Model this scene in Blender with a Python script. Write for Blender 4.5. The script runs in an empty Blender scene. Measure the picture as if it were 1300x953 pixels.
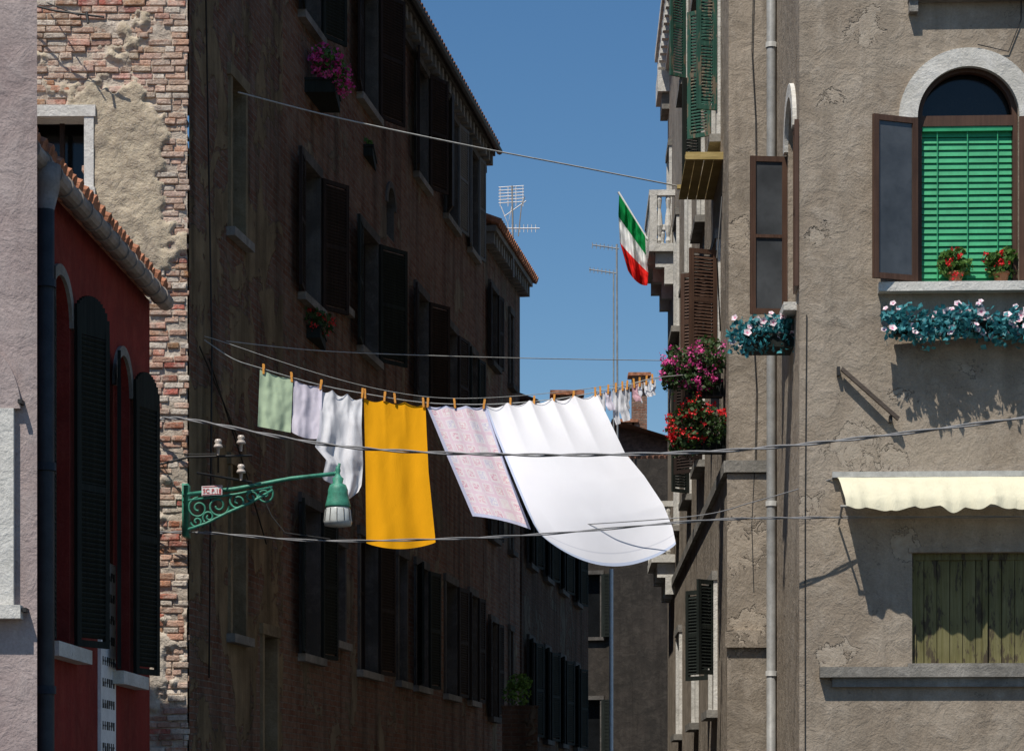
import bpy, math, random
from mathutils import Vector, noise
random.seed(7)
# ---------------------------------------------------------------- image coordinates
# world metres, z=0 is the pavement, camera at the origin looking along +Y.
F=3000.0; CX=650.0; HY=1030.0; EYE=1.6
def pix(bx,by,Y):  # image pixel placed along its camera ray at a chosen depth
    return Vector(((bx-CX)/F*Y, Y, (HY-by)/F*Y+EYE))
def H(by,Y): return (HY-by)/F*Y+EYE  # height of an image row at the given depth
# ---------------------------------------------------------------- node helpers
def nd(nt,t,ins=None,**k):
    n=nt.nodes.new(t)
    for a,b in k.items(): setattr(n,a,b)
    if ins:
        for a,b in ins.items():
            if isinstance(b,bpy.types.NodeSocket): nt.links.new(b,n.inputs[a])
            else: n.inputs[a].default_value=b
    return n
def c4(c): return (c[0],c[1],c[2],1.0)
def nz(nt,vec,scale,detail=4,rough=.6,dist=0):
    return nd(nt,'ShaderNodeTexNoise',{'Vector':vec,'Scale':scale,'Detail':min(detail,4.5),'Roughness':rough,'Distortion':dist}).outputs[0]
def rmp(nt,fac,a,b,va=0.0,vb=1.0):
    n=nd(nt,'ShaderNodeMapRange',{0:fac,1:a,2:b,3:va,4:vb}); n.clamp=True
    return n.outputs[0]
def mx(nt,fac,a,b,mode='MIX'):
    n=nt.nodes.new('ShaderNodeMix'); n.data_type='RGBA'; n.blend_type=mode
    for i,v in ((0,fac),(6,a),(7,b)):
        if isinstance(v,bpy.types.NodeSocket): nt.links.new(v,n.inputs[i])
        elif i==0: n.inputs[0].default_value=v
        else: n.inputs[i].default_value=c4(v)
    return n.outputs[2]
def mt(nt,op,a,b=0.0):
    return nd(nt,'ShaderNodeMath',{0:a,1:b},operation=op).outputs[0]
def bump(nt,h,strength,dist,prev=None):
    d={'Height':h,'Strength':strength,'Distance':dist}
    if prev is not None: d['Normal']=prev
    return nd(nt,'ShaderNodeBump',d).outputs[0]
def mat(name,fn,rough=.85,spec=.25):
    m=bpy.data.materials.new(name); m.use_nodes=True
    nt=m.node_tree; b=nt.nodes['Principled BSDF']
    b.inputs['Roughness'].default_value=rough
    b.inputs['Specular IOR Level'].default_value=spec
    oc=nt.nodes.new('ShaderNodeTexCoord').outputs['Object']
    fn(nt,b,oc); return m
def setc(nt,b,c): nt.links.new(c,b.inputs['Base Color'])
def setn(nt,b,n): nt.links.new(n,b.inputs['Normal'])
def mapp(nt,oc,s): return nd(nt,'ShaderNodeMapping',{'Vector':oc,'Scale':s}).outputs[0]

def plain(name,col,var=.25,scale=6,rough=.7,spec=.3,bs=.2,bd=.01,metal=0):
    def f(nt,b,oc):
        n=nz(nt,oc,scale,4); n2=nz(nt,oc,scale*7,3)
        lo=tuple(c*(1-var) for c in col); hi=tuple(min(1,c*(1+var)) for c in col)
        c=mx(nt,rmp(nt,n,.3,.7),lo,hi); c=mx(nt,rmp(nt,n2,.5,.75,0,.35),c,tuple(c_*.5 for c_ in col))
        setc(nt,b,c); setn(nt,b,bump(nt,n2,bs,bd)); b.inputs['Metallic'].default_value=metal
    return mat(name,f,rough,spec)

def stucco(name,base,dark,light,crack=0,streak=.6,patch=.5,bs=.5,pstr=.3,damage=()):
    """damage: (x,y,z,radius) spots where the render coat has come away"""
    def f(nt,b,oc):
        big=nz(nt,oc,.8,4.5,.66,.8); med=nz(nt,oc,4.5,4.5,.7,.4); fine=nz(nt,oc,48,3,.75)
        c=mx(nt,rmp(nt,big,.40,.58),base,dark)
        c=mx(nt,rmp(nt,med,.46,.66,0,patch),c,light)
        st=nz(nt,mapp(nt,oc,(4,4,.28)),1.0,4.5,.68,.3)
        c=mx(nt,rmp(nt,st,.48,.70,0,streak),c,tuple(x*.45 for x in base))
        c=mx(nt,rmp(nt,fine,.35,.68,0,.35),c,tuple(x*.40 for x in base))
        sp=nz(nt,oc,17,3,.6); c=mx(nt,rmp(nt,sp,.66,.72,0,.55),c,tuple(x*.35 for x in base))
        n1=bump(nt,med,bs*.8,.06); n1=bump(nt,fine,bs,.009,n1)
        if crack:
            dv=nd(nt,'ShaderNodeVectorMath',{0:oc,1:nd(nt,'ShaderNodeTexNoise',{'Vector':oc,'Scale':4.0,'Detail':4.0}).outputs[1]},operation='ADD').outputs[0]
            vo=nd(nt,'ShaderNodeTexVoronoi',{'Vector':dv,'Scale':.55},feature='DISTANCE_TO_EDGE').outputs[0]
            ck=mt(nt,'MULTIPLY',rmp(nt,vo,0.0015,.004,1,0),rmp(nt,big,.5,.56))
            c=mx(nt,mt(nt,'MULTIPLY',ck,crack),c,tuple(x*.3 for x in base))
        if damage:
            tot=None
            for (x,y,z,r) in damage:
                d=nd(nt,'ShaderNodeVectorMath',{0:oc,1:(x,y,z)},operation='DISTANCE').outputs['Value']
                k=mt(nt,'SUBTRACT',1.0,mt(nt,'DIVIDE',d,r)); tot=k if tot is None else mt(nt,'MAXIMUM',tot,k)
            dm=mt(nt,'ADD',tot,mt(nt,'MULTIPLY',mt(nt,'SUBTRACT',med,.5),3.2))
            c=mx(nt,rmp(nt,dm,.34,.40,0,.8),c,(.13,.11,.09)); c=mx(nt,rmp(nt,dm,.42,.46,0,.85),c,mx(nt,sp,(.30,.24,.18),(.50,.44,.36)))
            n1=bump(nt,rmp(nt,dm,.34,.46,1,0),.8,.015,n1)
        setc(nt,b,c); setn(nt,b,n1)
    return mat(name,f,.92,.15)

def brickmat(name,c1,c2,mortar,plaster,pthr=.55,dirt=.4,k=1.0):
    c1,c2,mortar,plaster=[tuple(x*k for x in q) for q in (c1,c2,mortar,plaster)]
    def f(nt,b,oc):
        uv=nt.nodes.new('ShaderNodeTexCoord').outputs['UV']
        dn=nd(nt,'ShaderNodeTexNoise',{'Vector':oc,'Scale':7.0,'Detail':2.0}).outputs[1]
        off=nd(nt,'ShaderNodeVectorMath',{0:dn,'Scale':.025},operation='SCALE').outputs[0]
        v=nd(nt,'ShaderNodeVectorMath',{0:uv,1:off},operation='ADD').outputs[0]
        br=nd(nt,'ShaderNodeTexBrick',{'Vector':v,'Color1':c4(c1),'Color2':c4(c2),'Mortar':c4(mortar),'Scale':1.0,'Mortar Size':.010,'Mortar Smooth':.3,'Bias':-.1,'Brick Width':.25,'Row Height':.074})
        n=nz(nt,oc,14,4.5,.7); big=nz(nt,oc,.9,4.5,.65,.5); md=nz(nt,oc,2.2,4.5)
        c=mx(nt,rmp(nt,n,.4,.7,0,.6),br.outputs[0],tuple(x*.45 for x in c1))
        c=mx(nt,rmp(nt,md,.45,.7,0,.5),c,mortar)
        pm=rmp(nt,mt(nt,'ADD',big,mt(nt,'MULTIPLY',n,.06)),pthr+.03,pthr+.05)
        pc=mx(nt,rmp(nt,md,.35,.7),plaster,tuple(x*.55 for x in plaster))
        c=mx(nt,pm,c,pc)
        st=nz(nt,mapp(nt,oc,(3,3,.25)),1.0,4,.6)
        c=mx(nt,rmp(nt,st,.45,.68,0,dirt),c,(.014,.010,.008)); setc(nt,b,c)
        h=mt(nt,'SUBTRACT',n,mt(nt,'MULTIPLY',br.outputs[1],mt(nt,'SUBTRACT',1.0,pm)))
        h=mt(nt,'ADD',h,pm); setn(nt,b,bump(nt,h,.9,.03))
    return mat(name,f,.95,.1)

def woodm(name,c1,c2,vert=True,rough=.8,flake=None):
    def f(nt,b,oc):
        s=(30,30,1.2) if vert else (2,2,30)
        n=nz(nt,mapp(nt,oc,s),1,4,.7,.4); n2=nz(nt,oc,3,4)
        c=mx(nt,rmp(nt,n,.35,.68),c1,c2); c=mx(nt,rmp(nt,n2,.4,.7,0,.4),c,tuple(x*.5 for x in c1))
        if flake: c=mx(nt,rmp(nt,nz(nt,mapp(nt,oc,(12,12,3)),1,4.5,.7),.52,.58),c,flake)
        setc(nt,b,c); setn(nt,b,bump(nt,n,.5,.01))
    return mat(name,f,rough,.25)

def attrm(name,rough=.9,scale=22,fleck=.55):
    def f(nt,b,oc):
        a=nd(nt,'ShaderNodeAttribute',attribute_name='Col').outputs[0]
        n=nz(nt,oc,scale,4.5,.75); n2=nz(nt,oc,scale*.35,4.5,.65); n3=nz(nt,oc,1.6,4.5,.65)
        c=mx(nt,rmp(nt,n2,.45,.62,0,fleck),a,(.68,.60,.50)); c=mx(nt,rmp(nt,n,.48,.68,0,.65),c,(.17,.10,.07))
        c=mx(nt,rmp(nt,n3,.52,.72,0,.6),c,(.20,.16,.13))
        setc(nt,b,c); setn(nt,b,bump(nt,n,1,.025))
    return mat(name,f,rough,.1)

def clothm(name,col,fold=.05,pattern=None,trans=.35,cr_s=.12,terry=0):
    m=bpy.data.materials.new(name); m.use_nodes=True; nt=m.node_tree
    b=nt.nodes['Principled BSDF']; out=nt.nodes['Material Output']
    b.inputs['Roughness'].default_value=.95; b.inputs['Specular IOR Level'].default_value=.05
    tc=nt.nodes.new('ShaderNodeTexCoord'); oc=tc.outputs['Object']; uv=tc.outputs['UV']
    n=nz(nt,oc,5,4,.6)
    c=mx(nt,rmp(nt,n,.4,.7,0,fold*2),col,tuple(x*.8 for x in col))
    if pattern: c=pattern(nt,c,uv)
    nt.links.new(c,b.inputs['Base Color'])
    cr=nz(nt,mapp(nt,oc,(6,6,2.2)),1.3,3,.55,.8)
    n1=bump(nt,cr,cr_s,.05)
    if terry: n1=bump(nt,nz(nt,oc,90,3,.7),terry,.006,n1)
    nt.links.new(n1,b.inputs['Normal'])
    t=nt.nodes.new('ShaderNodeBsdfTranslucent'); nt.links.new(c,t.inputs[0])
    ms=nt.nodes.new('ShaderNodeMixShader'); ms.inputs[0].default_value=trans
    nt.links.new(b.outputs[0],ms.inputs[1]); nt.links.new(t.outputs[0],ms.inputs[2]); nt.links.new(ms.outputs[0],out.inputs[0])
    return m
def leafm(name,col,var=.5,trans=.3):
    m=bpy.data.materials.new(name); m.use_nodes=True; nt=m.node_tree
    b=nt.nodes['Principled BSDF']; out=nt.nodes['Material Output']; b.inputs['Roughness'].default_value=.6
    oc=nt.nodes.new('ShaderNodeTexCoord').outputs['Object']
    c=mx(nt,rmp(nt,nz(nt,oc,22,2),.3,.7),tuple(x*(1-var) for x in col),tuple(min(1,x*(1+var)) for x in col))
    nt.links.new(c,b.inputs['Base Color'])
    t=nt.nodes.new('ShaderNodeBsdfTranslucent'); nt.links.new(c,t.inputs[0])
    ms=nt.nodes.new('ShaderNodeMixShader'); ms.inputs[0].default_value=trans
    nt.links.new(b.outputs[0],ms.inputs[1]); nt.links.new(t.outputs[0],ms.inputs[2]); nt.links.new(ms.outputs[0],out.inputs[0])
    return m
# ---------------------------------------------------------------- mesh builder
class MB:
    def __init__(s): s.v=[];s.f=[];s.m=[];s.mats=[];s.col=[];s.uv=None
    def mi(s,m):
        if m not in s.mats: s.mats.append(m)
        return s.mats.index(m)
    def face(s,pts,m,col=None):
        i=len(s.v); s.v.extend([tuple(p) for p in pts]); s.f.append(tuple(range(i,i+len(pts)))); s.m.append(s.mi(m)); s.col.append(col)
    def box(s,o,ex,ey,ez,m,col=None,jit=0):
        o=Vector(o);ex=Vector(ex);ey=Vector(ey);ez=Vector(ez)
        P=[o,o+ex,o+ex+ey,o+ey,o+ez,o+ex+ez,o+ex+ey+ez,o+ey+ez]
        if jit: P=[p+Vector((random.uniform(-jit,jit),random.uniform(-jit,jit),random.uniform(-jit,jit))) for p in P]
        i=len(s.v); s.v.extend([tuple(p) for p in P]); k=s.mi(m)
        for q in ((0,3,2,1),(4,5,6,7),(0,1,5,4),(1,2,6,5),(2,3,7,6),(3,0,4,7)):
            s.f.append(tuple(i+a for a in q)); s.m.append(k); s.col.append(col)
    def tube(s,pts,r,m,seg=8,cap=True):
        pts=[Vector(p) for p in pts]; n=len(pts); i0=len(s.v); k=s.mi(m)
        rr=r if isinstance(r,(list,tuple)) else [r]*n
        ref=None
        for j in range(n):
            t=(pts[min(j+1,n-1)]-pts[max(j-1,0)]).normalized()
            if ref is None: ref=Vector((0,0,1)) if abs(t.z)<.9 else Vector((0,1,0))
            a=t.cross(ref).normalized(); b=a.cross(t).normalized(); ref=b
            for q in range(seg):
                an=2*math.pi*q/seg; s.v.append(tuple(pts[j]+(a*math.cos(an)+b*math.sin(an))*rr[j]))
        for j in range(n-1):
            for q in range(seg):
                q2=(q+1)%seg
                s.f.append((i0+j*seg+q,i0+j*seg+q2,i0+(j+1)*seg+q2,i0+(j+1)*seg+q)); s.m.append(k); s.col.append(None)
        if cap:
            s.f.append(tuple(i0+q for q in range(seg))); s.m.append(k); s.col.append(None)
            s.f.append(tuple(i0+(n-1)*seg+q for q in range(seg))); s.m.append(k); s.col.append(None)
    def lathe(s,c,prof,m,seg=16):
        c=Vector(c); i0=len(s.v);k=s.mi(m)
        for r,z in prof:
            for q in range(seg):
                an=2*math.pi*q/seg; s.v.append((c.x+r*math.cos(an),c.y+r*math.sin(an),c.z+z))
        for j in range(len(prof)-1):
            for q in range(seg):
                q2=(q+1)%seg
                s.f.append((i0+j*seg+q,i0+j*seg+q2,i0+(j+1)*seg+q2,i0+(j+1)*seg+q)); s.m.append(k); s.col.append(None)
    def make(s,name,parent=None,smooth=False):
        me=bpy.data.meshes.new(name); me.from_pydata(s.v,[],s.f); 
        for m in s.mats: me.materials.append(m)
        for p,k in zip(me.polygons,s.m): p.material_index=k; p.use_smooth=smooth
        uvl=me.uv_layers.new(name='UVMap')
        if s.uv:
            for l in me.loops: uvl.data[l.index].uv=s.uv[l.vertex_index]
        else:
            for p in me.polygons:
                n=p.normal
                if abs(n.z)<.7:
                    L=math.hypot(n.x,n.y) or 1; tx,ty=-n.y/L,n.x/L
                    if (abs(tx)>abs(ty) and tx<0) or (abs(ty)>=abs(tx) and ty<0): tx,ty=-tx,-ty
                    for li in p.loop_indices:
                        co=me.vertices[me.loops[li].vertex_index].co; uvl.data[li].uv=(co.x*tx+co.y*ty,co.z)
                else:
                    for li in p.loop_indices:
                        co=me.vertices[me.loops[li].vertex_index].co; uvl.data[li].uv=(co.x,co.y)
        if any(c is not None for c in s.col):
            ca=me.color_attributes.new(name='Col',type='FLOAT_COLOR',domain='CORNER')
            for p,c in zip(me.polygons,s.col):
                if c is None: c=(.4,.3,.25)
                for li in p.loop_indices: ca.data[li].color=(c[0],c[1],c[2],1)
        o=bpy.data.objects.new(name,me); bpy.context.scene.collection.objects.link(o)
        if parent: o.parent=parent
        return o
def root(name):
    e=bpy.data.objects.new(name,None); bpy.context.scene.collection.objects.link(e); return e
class Wall:
    def __init__(s,a,b,sign=1):
        s.a=Vector((a[0],a[1])); bb=Vector((b[0],b[1])); s.L=(bb-s.a).length; s.d=(bb-s.a)/s.L
        s.n=Vector((s.d.y,-s.d.x))*sign
    def at(s,u,z,o=0):
        return Vector((s.a.x+s.d.x*u+s.n.x*o,s.a.y+s.d.y*u+s.n.y*o,z))
    def u(s,bx):  # image column to distance along the wall
        r=(bx-CX)/F; return (r*s.a.y-s.a.x)/(s.d.x-r*s.d.y)
    def uY(s,Y): return (Y-s.a.y)/s.d.y
    def D(s): return Vector((s.d.x,s.d.y,0))
    def N(s): return Vector((s.n.x,s.n.y,0))
def wbox(mb,w,u0,u1,z0,z1,o0,o1,m):
    mb.box(w.at(u0,z0,o0),w.D()*(u1-u0),w.N()*(o1-o0),(0,0,z1-z0),m)
def wall_mesh(mb,w,u0,u1,z0,z1,ops,m,rm,gl,depth=.24):
    us=sorted({u0,u1}|{x for o in ops for x in o[:2]}); zs=sorted({z0,z1}|{x for o in ops for x in o[2:4]})
    us=[x for x in us if u0<=x<=u1]; zs=[x for x in zs if z0<=x<=z1]
    for i in range(len(us)-1):
        for j in range(len(zs)-1):
            cu=(us[i]+us[i+1])/2; cz=(zs[j]+zs[j+1])/2
            if any(o[0]<cu<o[1] and o[2]<cz<o[3] for o in ops): continue
            mb.face([w.at(us[i],zs[j]),w.at(us[i+1],zs[j]),w.at(us[i+1],zs[j+1]),w.at(us[i],zs[j+1])],m)
    for o in ops:
        a,b,c,d=o[:4]; arch=len(o)>4 and o[4]; q=-depth
        r=(b-a)/2; cu=(a+b)/2; zc=d-r if arch else d
        mb.face([w.at(a,c),w.at(a,zc),w.at(a,zc,q),w.at(a,c,q)],rm); mb.face([w.at(b,c),w.at(b,zc),w.at(b,zc,q),w.at(b,c,q)],rm)
        mb.face([w.at(a,c),w.at(b,c),w.at(b,c,q),w.at(a,c,q)],rm)
        if arch:
            N=16; pts=[(cu-r*math.cos(math.pi*i/N),zc+r*math.sin(math.pi*i/N)) for i in range(N+1)]
            for i in range(N):
                p,p2=pts[i],pts[i+1]
                mb.face([w.at(*p),w.at(*p2),w.at(p2[0],d),w.at(p[0],d)],m); mb.face([w.at(*p),w.at(*p2),w.at(*p2,q),w.at(*p,q)],rm)
        else: mb.face([w.at(a,d),w.at(b,d),w.at(b,d,q),w.at(a,d,q)],rm)
        mb.face([w.at(a-.01,c-.01,q+.004),w.at(b+.01,c-.01,q+.004),w.at(b+.01,d+.01,q+.004),w.at(a-.01,d+.01,q+.004)],gl)
def arch_band(mb,w,cu,zc,r0,r1,o0,o1,m,N=24):
    for i in range(N):
        a,b=math.pi*i/N,math.pi*(i+1)/N
        P=lambda r,t,o: w.at(cu-r*math.cos(t),zc+r*math.sin(t),o)
        mb.face([P(r0,a,o1),P(r0,b,o1),P(r1,b,o1),P(r1,a,o1)],m); mb.face([P(r0,a,o0),P(r0,b,o0),P(r0,b,o1),P(r0,a,o1)],m)
        mb.face([P(r1,a,o0),P(r1,b,o0),P(r1,b,o1),P(r1,a,o1)],m)
    for s_ in (-1,1):
        mb.face([w.at(cu+s_*r0,zc,o0),w.at(cu+s_*r1,zc,o0),w.at(cu+s_*r1,zc,o1),w.at(cu+s_*r0,zc,o1)],m)
def leaf_shutter(mb,p,dirv,wd,z0,z1,m,louv=True,th=.035,step=.07):
    d=Vector((dirv[0],dirv[1],0)).normalized(); n=Vector((d.y,-d.x,0)); p=Vector((p[0],p[1],z0)); h=z1-z0; f=.055
    U=Vector((0,0,1))
    mb.box(p-n*th/2,d*f,n*th,U*h,m); mb.box(p+d*(wd-f)-n*th/2,d*f,n*th,U*h,m)
    for zz in (0,h*.5-f/2,h-f): mb.box(p+d*f+U*zz-n*(th/2-.002),d*(wd-2*f),n*(th-.004),U*f,m)
    if louv:
        z=f+.02
        while z<h-f-.03:
            mb.box(p+d*f+U*z-n*th*.4,d*(wd-2*f),n*th*.8+U*.035,U*.01-n*.002,m); z+=step*.6
    else: mb.box(p+d*f+U*f-n*.008,d*(wd-2*f),n*.016,U*(h-2*f),m)
def casement(mb,p,dirv,wd,z0,z1,fm,gm,bars=1):
    d=Vector((dirv[0],dirv[1],0)).normalized(); n=Vector((d.y,-d.x,0)); p=Vector((p[0],p[1],z0)); h=z1-z0; f=.06; U=Vector((0,0,1)); th=.045
    mb.box(p-n*th/2,d*f,n*th,U*h,fm); mb.box(p+d*(wd-f)-n*th/2,d*f,n*th,U*h,fm)
    for zz in [0,h-f]+[h*(i+1)/(bars+1)-f/2 for i in range(bars)]: mb.box(p+d*f+U*zz-n*(th/2-.003),d*(wd-2*f),n*(th-.006),U*f*(1 if zz in(0,h-f) else .6),fm)
    mb.box(p+d*f+U*f-n*.003,d*(wd-2*f),n*.006,U*(h-2*f),gm)
# ---------------------------------------------------------------- materials
def P3(x,y,r,Y=25): 
    p=pix(x,y,Y); return (p.x,p.y,p.z,r)
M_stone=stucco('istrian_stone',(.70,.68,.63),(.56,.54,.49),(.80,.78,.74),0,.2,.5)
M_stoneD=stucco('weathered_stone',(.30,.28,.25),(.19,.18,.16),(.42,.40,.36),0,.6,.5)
M_stoneS=stucco('dark_stone',(.14,.125,.11),(.08,.072,.064),(.20,.185,.165),0,.6,.5)  # darker version of the stone colours
M_grey=stucco('grey_brown_stucco',(.375,.315,.248),(.30,.245,.188),(.45,.39,.32),.5,.42,.55,.6,.35,
  (P3(1085,572,.36),P3(1130,590,.26),P3(1025,640,.25),P3(1060,835,.3),P3(1145,500,.2),P3(1100,35,.28),P3(1038,300,.18),P3(1150,690,.22),P3(1052,120,.2),P3(1230,470,.16)))
M_grey2=stucco('pale_brown_stucco',(.38,.32,.255),(.25,.21,.165),(.47,.41,.34),.5,.65,.6,.6,.3,(P3(945,690,.5,28),P3(940,300,.3,28),P3(950,800,.4,28),P3(880,650,.6,32),P3(860,250,.6,40)))
M_pale=stucco('pale_mauve_stucco',(.44,.36,.34),(.37,.29,.275),(.50,.43,.41),0,.3,.4)
M_red=stucco('red_stucco',(.27,.038,.030),(.19,.03,.024),(.32,.075,.055),0,.5,.4)
M_tan=stucco('ochre_stucco',(.26,.20,.12),(.16,.125,.08),(.34,.28,.19),.3,.7,.6)
M_brick=brickmat('old_brick',(.30,.135,.085),(.42,.26,.18),(.36,.30,.24),(.42,.34,.24),.585,.55,.70)
M_brickP=brickmat('old_brick_with_render',(.30,.14,.09),(.38,.23,.16),(.38,.32,.26),(.44,.33,.20),.49,.6,.62)
M_brickD=brickmat('dark_brick',(.22,.11,.075),(.29,.18,.12),(.26,.22,.18),(.3,.25,.19),.56,.6,.5)
M_brickC=brickmat('chimney_brick',(.36,.15,.09),(.42,.24,.17),(.36,.32,.27),(.4,.33,.25),.62,.4,1)
M_shaded=stucco('shaded_stucco',(.06,.05,.042),(.04,.035,.03),(.10,.085,.07),0,.6,.5)  # shade on the far house, put into its base colour
M_hand=attrm('handmade_bricks')
def fmort(nt,b,oc):
    a=nd(nt,'ShaderNodeAttribute',attribute_name='Col').outputs[0]
    n=nz(nt,oc,9,4.5,.7,.4); f=nz(nt,oc,60,3,.7); g_=nz(nt,oc,2.4,4.5,.7,.5)
    c=mx(nt,rmp(nt,n,.4,.68,0,.55),a,(.26,.20,.145)); c=mx(nt,rmp(nt,f,.45,.7,0,.3),c,(.70,.65,.58)); c=mx(nt,rmp(nt,g_,.5,.68,0,.6),c,(.24,.20,.16)); setc(nt,b,c)
    setn(nt,b,bump(nt,f,.7,.010,bump(nt,n,.8,.04)))
M_mort=mat('lime_render',fmort,.95,.1)
M_glass=plain('dark_window_glass',(.010,.011,.012),.3,2,.12,.4,.05,.01)
M_glassb=plain('casement_glass',(.075,.08,.085),.4,1.5,.12,.5,.03,.01)
M_shD=woodm('dark_green_shutter_paint',(.008,.012,.010),(.022,.028,.023))
M_shBr=woodm('dark_brown_shutter_paint',(.016,.010,.008),(.040,.024,.018))
M_shGy=woodm('grey_shutter_paint',(.12,.12,.12),(.2,.2,.19))
M_teal=woodm('peeling_teal_shutter',(.02,.075,.055),(.04,.12,.085),flake=(.16,.13,.09))
M_plank=woodm('weathered_yellow_planks',(.13,.12,.045),(.22,.20,.10),flake=(.07,.055,.035))
M_board=woodm('bare_board',(.34,.25,.09),(.50,.38,.16),False)
M_brown=woodm('brown_window_frame',(.075,.040,.026),(.11,.06,.04),rough=.5)
M_wood=woodm('grey_stick_wood',(.07,.055,.045),(.13,.105,.085),False)
M_peg=plain('orange_peg_wood',(.75,.33,.06),.2,40)
M_zinc=plain('grey_zinc',(.30,.30,.29),.25,5,.55,.4,.1,.01,.15)
M_gut=plain('dull_gutter_metal',(.25,.215,.19),.35,6,.6,.4,.3,.01)
M_pipeD=plain('dark_pipe_paint',(.04,.042,.045),.3,6,.6)
M_green=plain('verdigris_green_paint',(.05,.24,.16),.4,14,.5,.4,.3,.01)
M_iron=plain('dark_iron',(.03,.03,.03),.3,14,.6)
M_cable=plain('grey_cable',(.22,.22,.225),.2,10,.6)
M_cableL=plain('pale_cable',(.42,.42,.4),.2,10,.7)
M_porc=plain('porcelain',(.55,.48,.42),.2,10,.25,.5,.05,.01)
M_tile=plain('terracotta_tiles',(.38,.17,.10),.55,8,.9,.1,.5,.02)
M_tileD=plain('dark_tiles',(.13,.07,.05),.5,8,.9,.1,.5,.02)  # darker version of the tile colour
M_pot=plain('terracotta_pot',(.40,.19,.10),.2,10,.85)
M_blind=plain('green_blind_slats',(.035,.33,.145),.15,5,.5,.35,.05,.005)
M_lampg=plain('frosted_lamp_glass',(.5,.52,.5),.15,12,.3,.5,.1,.01)
M_white=plain('white_paint',(.78,.78,.77),.1,8,.6)
M_redp=plain('red_paint',(.6,.04,.03),.1,8,.6)
M_awn=clothm('cream_awning_canvas',(.76,.72,.54),.2,trans=.15,cr_s=.35)
M_pave=brickmat('trachyte_paving',(.12,.11,.10),(.15,.14,.13),(.06,.06,.055),(.12,.11,.1),.8)
M_cgreen=clothm('green_towelling',(.56,.70,.48),terry=.3); M_clav=clothm('lavender_cotton',(.78,.73,.83)); M_cwhite=clothm('white_cotton',(.86,.86,.89),cr_s=.2)
M_cyel=clothm('yellow_towelling',(.95,.43,.012),.06,trans=.25,terry=.45)
def sheetpat(nt,c,uv):
    s=nd(nt,'ShaderNodeSeparateXYZ',{0:uv}); x,y=s.outputs[0],s.outputs[1]
    e=mt(nt,'MAXIMUM',mt(nt,'LESS_THAN',x,.02),mt(nt,'LESS_THAN',y,.012))
    h=mt(nt,'LESS_THAN',mt(nt,'ABSOLUTE',mt(nt,'SUBTRACT',y,.05)),.003)
    c=mx(nt,mt(nt,'MULTIPLY',h,.35),c,(.5,.52,.6))
    return mx(nt,mt(nt,'MULTIPLY',e,.5),c,(.35,.5,.8))
M_sheet=clothm('white_sheet_cotton',(.89,.89,.93),.02,sheetpat,.30,cr_s=.06)
def pinkpat(nt,c,uv):
    v=nd(nt,'ShaderNodeMapping',{'Vector':uv,'Scale':(5,9,1)}).outputs[0]
    fr=nd(nt,'ShaderNodeVectorMath',{0:v},operation='FRACTION').outputs[0]
    ctr=nd(nt,'ShaderNodeVectorMath',{0:fr,1:(.5,.5,0)},operation='SUBTRACT').outputs[0]
    ab=nd(nt,'ShaderNodeVectorMath',{0:ctr},operation='ABSOLUTE').outputs[0]
    sp=nd(nt,'ShaderNodeSeparateXYZ',{0:ab}); box=mt(nt,'MAXIMUM',sp.outputs[0],sp.outputs[1])
    fl=nd(nt,'ShaderNodeVectorMath',{0:v},operation='FLOOR').outputs[0]
    wn=nd(nt,'ShaderNodeTexWhiteNoise',{'Vector':fl}); r=wn.outputs[0]
    col=mx(nt,mt(nt,'LESS_THAN',r,.5),(.80,.55,.62),(.86,.74,.77)); col=mx(nt,mt(nt,'GREATER_THAN',r,.78),col,(.70,.65,.77))
    c2=mx(nt,mt(nt,'LESS_THAN',box,.37),(.82,.64,.72),(.86,.80,.82)); c2=mx(nt,mt(nt,'LESS_THAN',box,.29),c2,col)
    w_=nz(nt,v,5.3,3); blob=mt(nt,'MULTIPLY',mt(nt,'LESS_THAN',box,.25),mt(nt,'GREATER_THAN',w_,.52))
    c2=mx(nt,blob,c2,mx(nt,mt(nt,'LESS_THAN',r,.4),(.88,.84,.82),(.74,.42,.52)))
    c2=mx(nt,mt(nt,'MULTIPLY',mt(nt,'GREATER_THAN',nz(nt,v,2.7,2),.55),.35),c2,(.88,.82,.84))
    s=nd(nt,'ShaderNodeSeparateXYZ',{0:uv}); x,y=s.outputs[0],s.outputs[1]
    e=mt(nt,'MAXIMUM',mt(nt,'MAXIMUM',mt(nt,'LESS_THAN',x,.06),mt(nt,'GREATER_THAN',x,.95)),mt(nt,'MAXIMUM',mt(nt,'LESS_THAN',y,.03),mt(nt,'GREATER_THAN',y,.98)))
    return mx(nt,e,c2,(.62,.64,.82))
M_pink=clothm('pink_patchwork_cotton',(.8,.5,.6),.05,pinkpat,.3)
def flagpat(nt,c,uv):
    y=nd(nt,'ShaderNodeSeparateXYZ',{0:uv}).outputs[1]
    c=mx(nt,mt(nt,'LESS_THAN',y,.72),(.01,.28,.07),(.86,.86,.84)); return mx(nt,mt(nt,'LESS_THAN',y,.40),c,(.72,.025,.02))
M_flag=clothm('tricolour_cloth',(.8,.8,.8),.1,flagpat,.3)
L_green=leafm('geranium_leaves',(.09,.19,.035)); L_teal=leafm('blue_green_leaves',(.04,.23,.26)); L_dark=leafm('dark_leaves',(.045,.09,.022))
P_pink=leafm('pink_petals',(.88,.13,.42),.2); P_red=leafm('red_petals',(.80,.02,.03),.2); P_mag=leafm('magenta_petals',(.70,.05,.30),.2); P_pale=leafm('pale_pink_petals',(.84,.68,.73),.14,.15); P_cen=leafm('flower_centres',(.75,.28,.42),.2)
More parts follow.
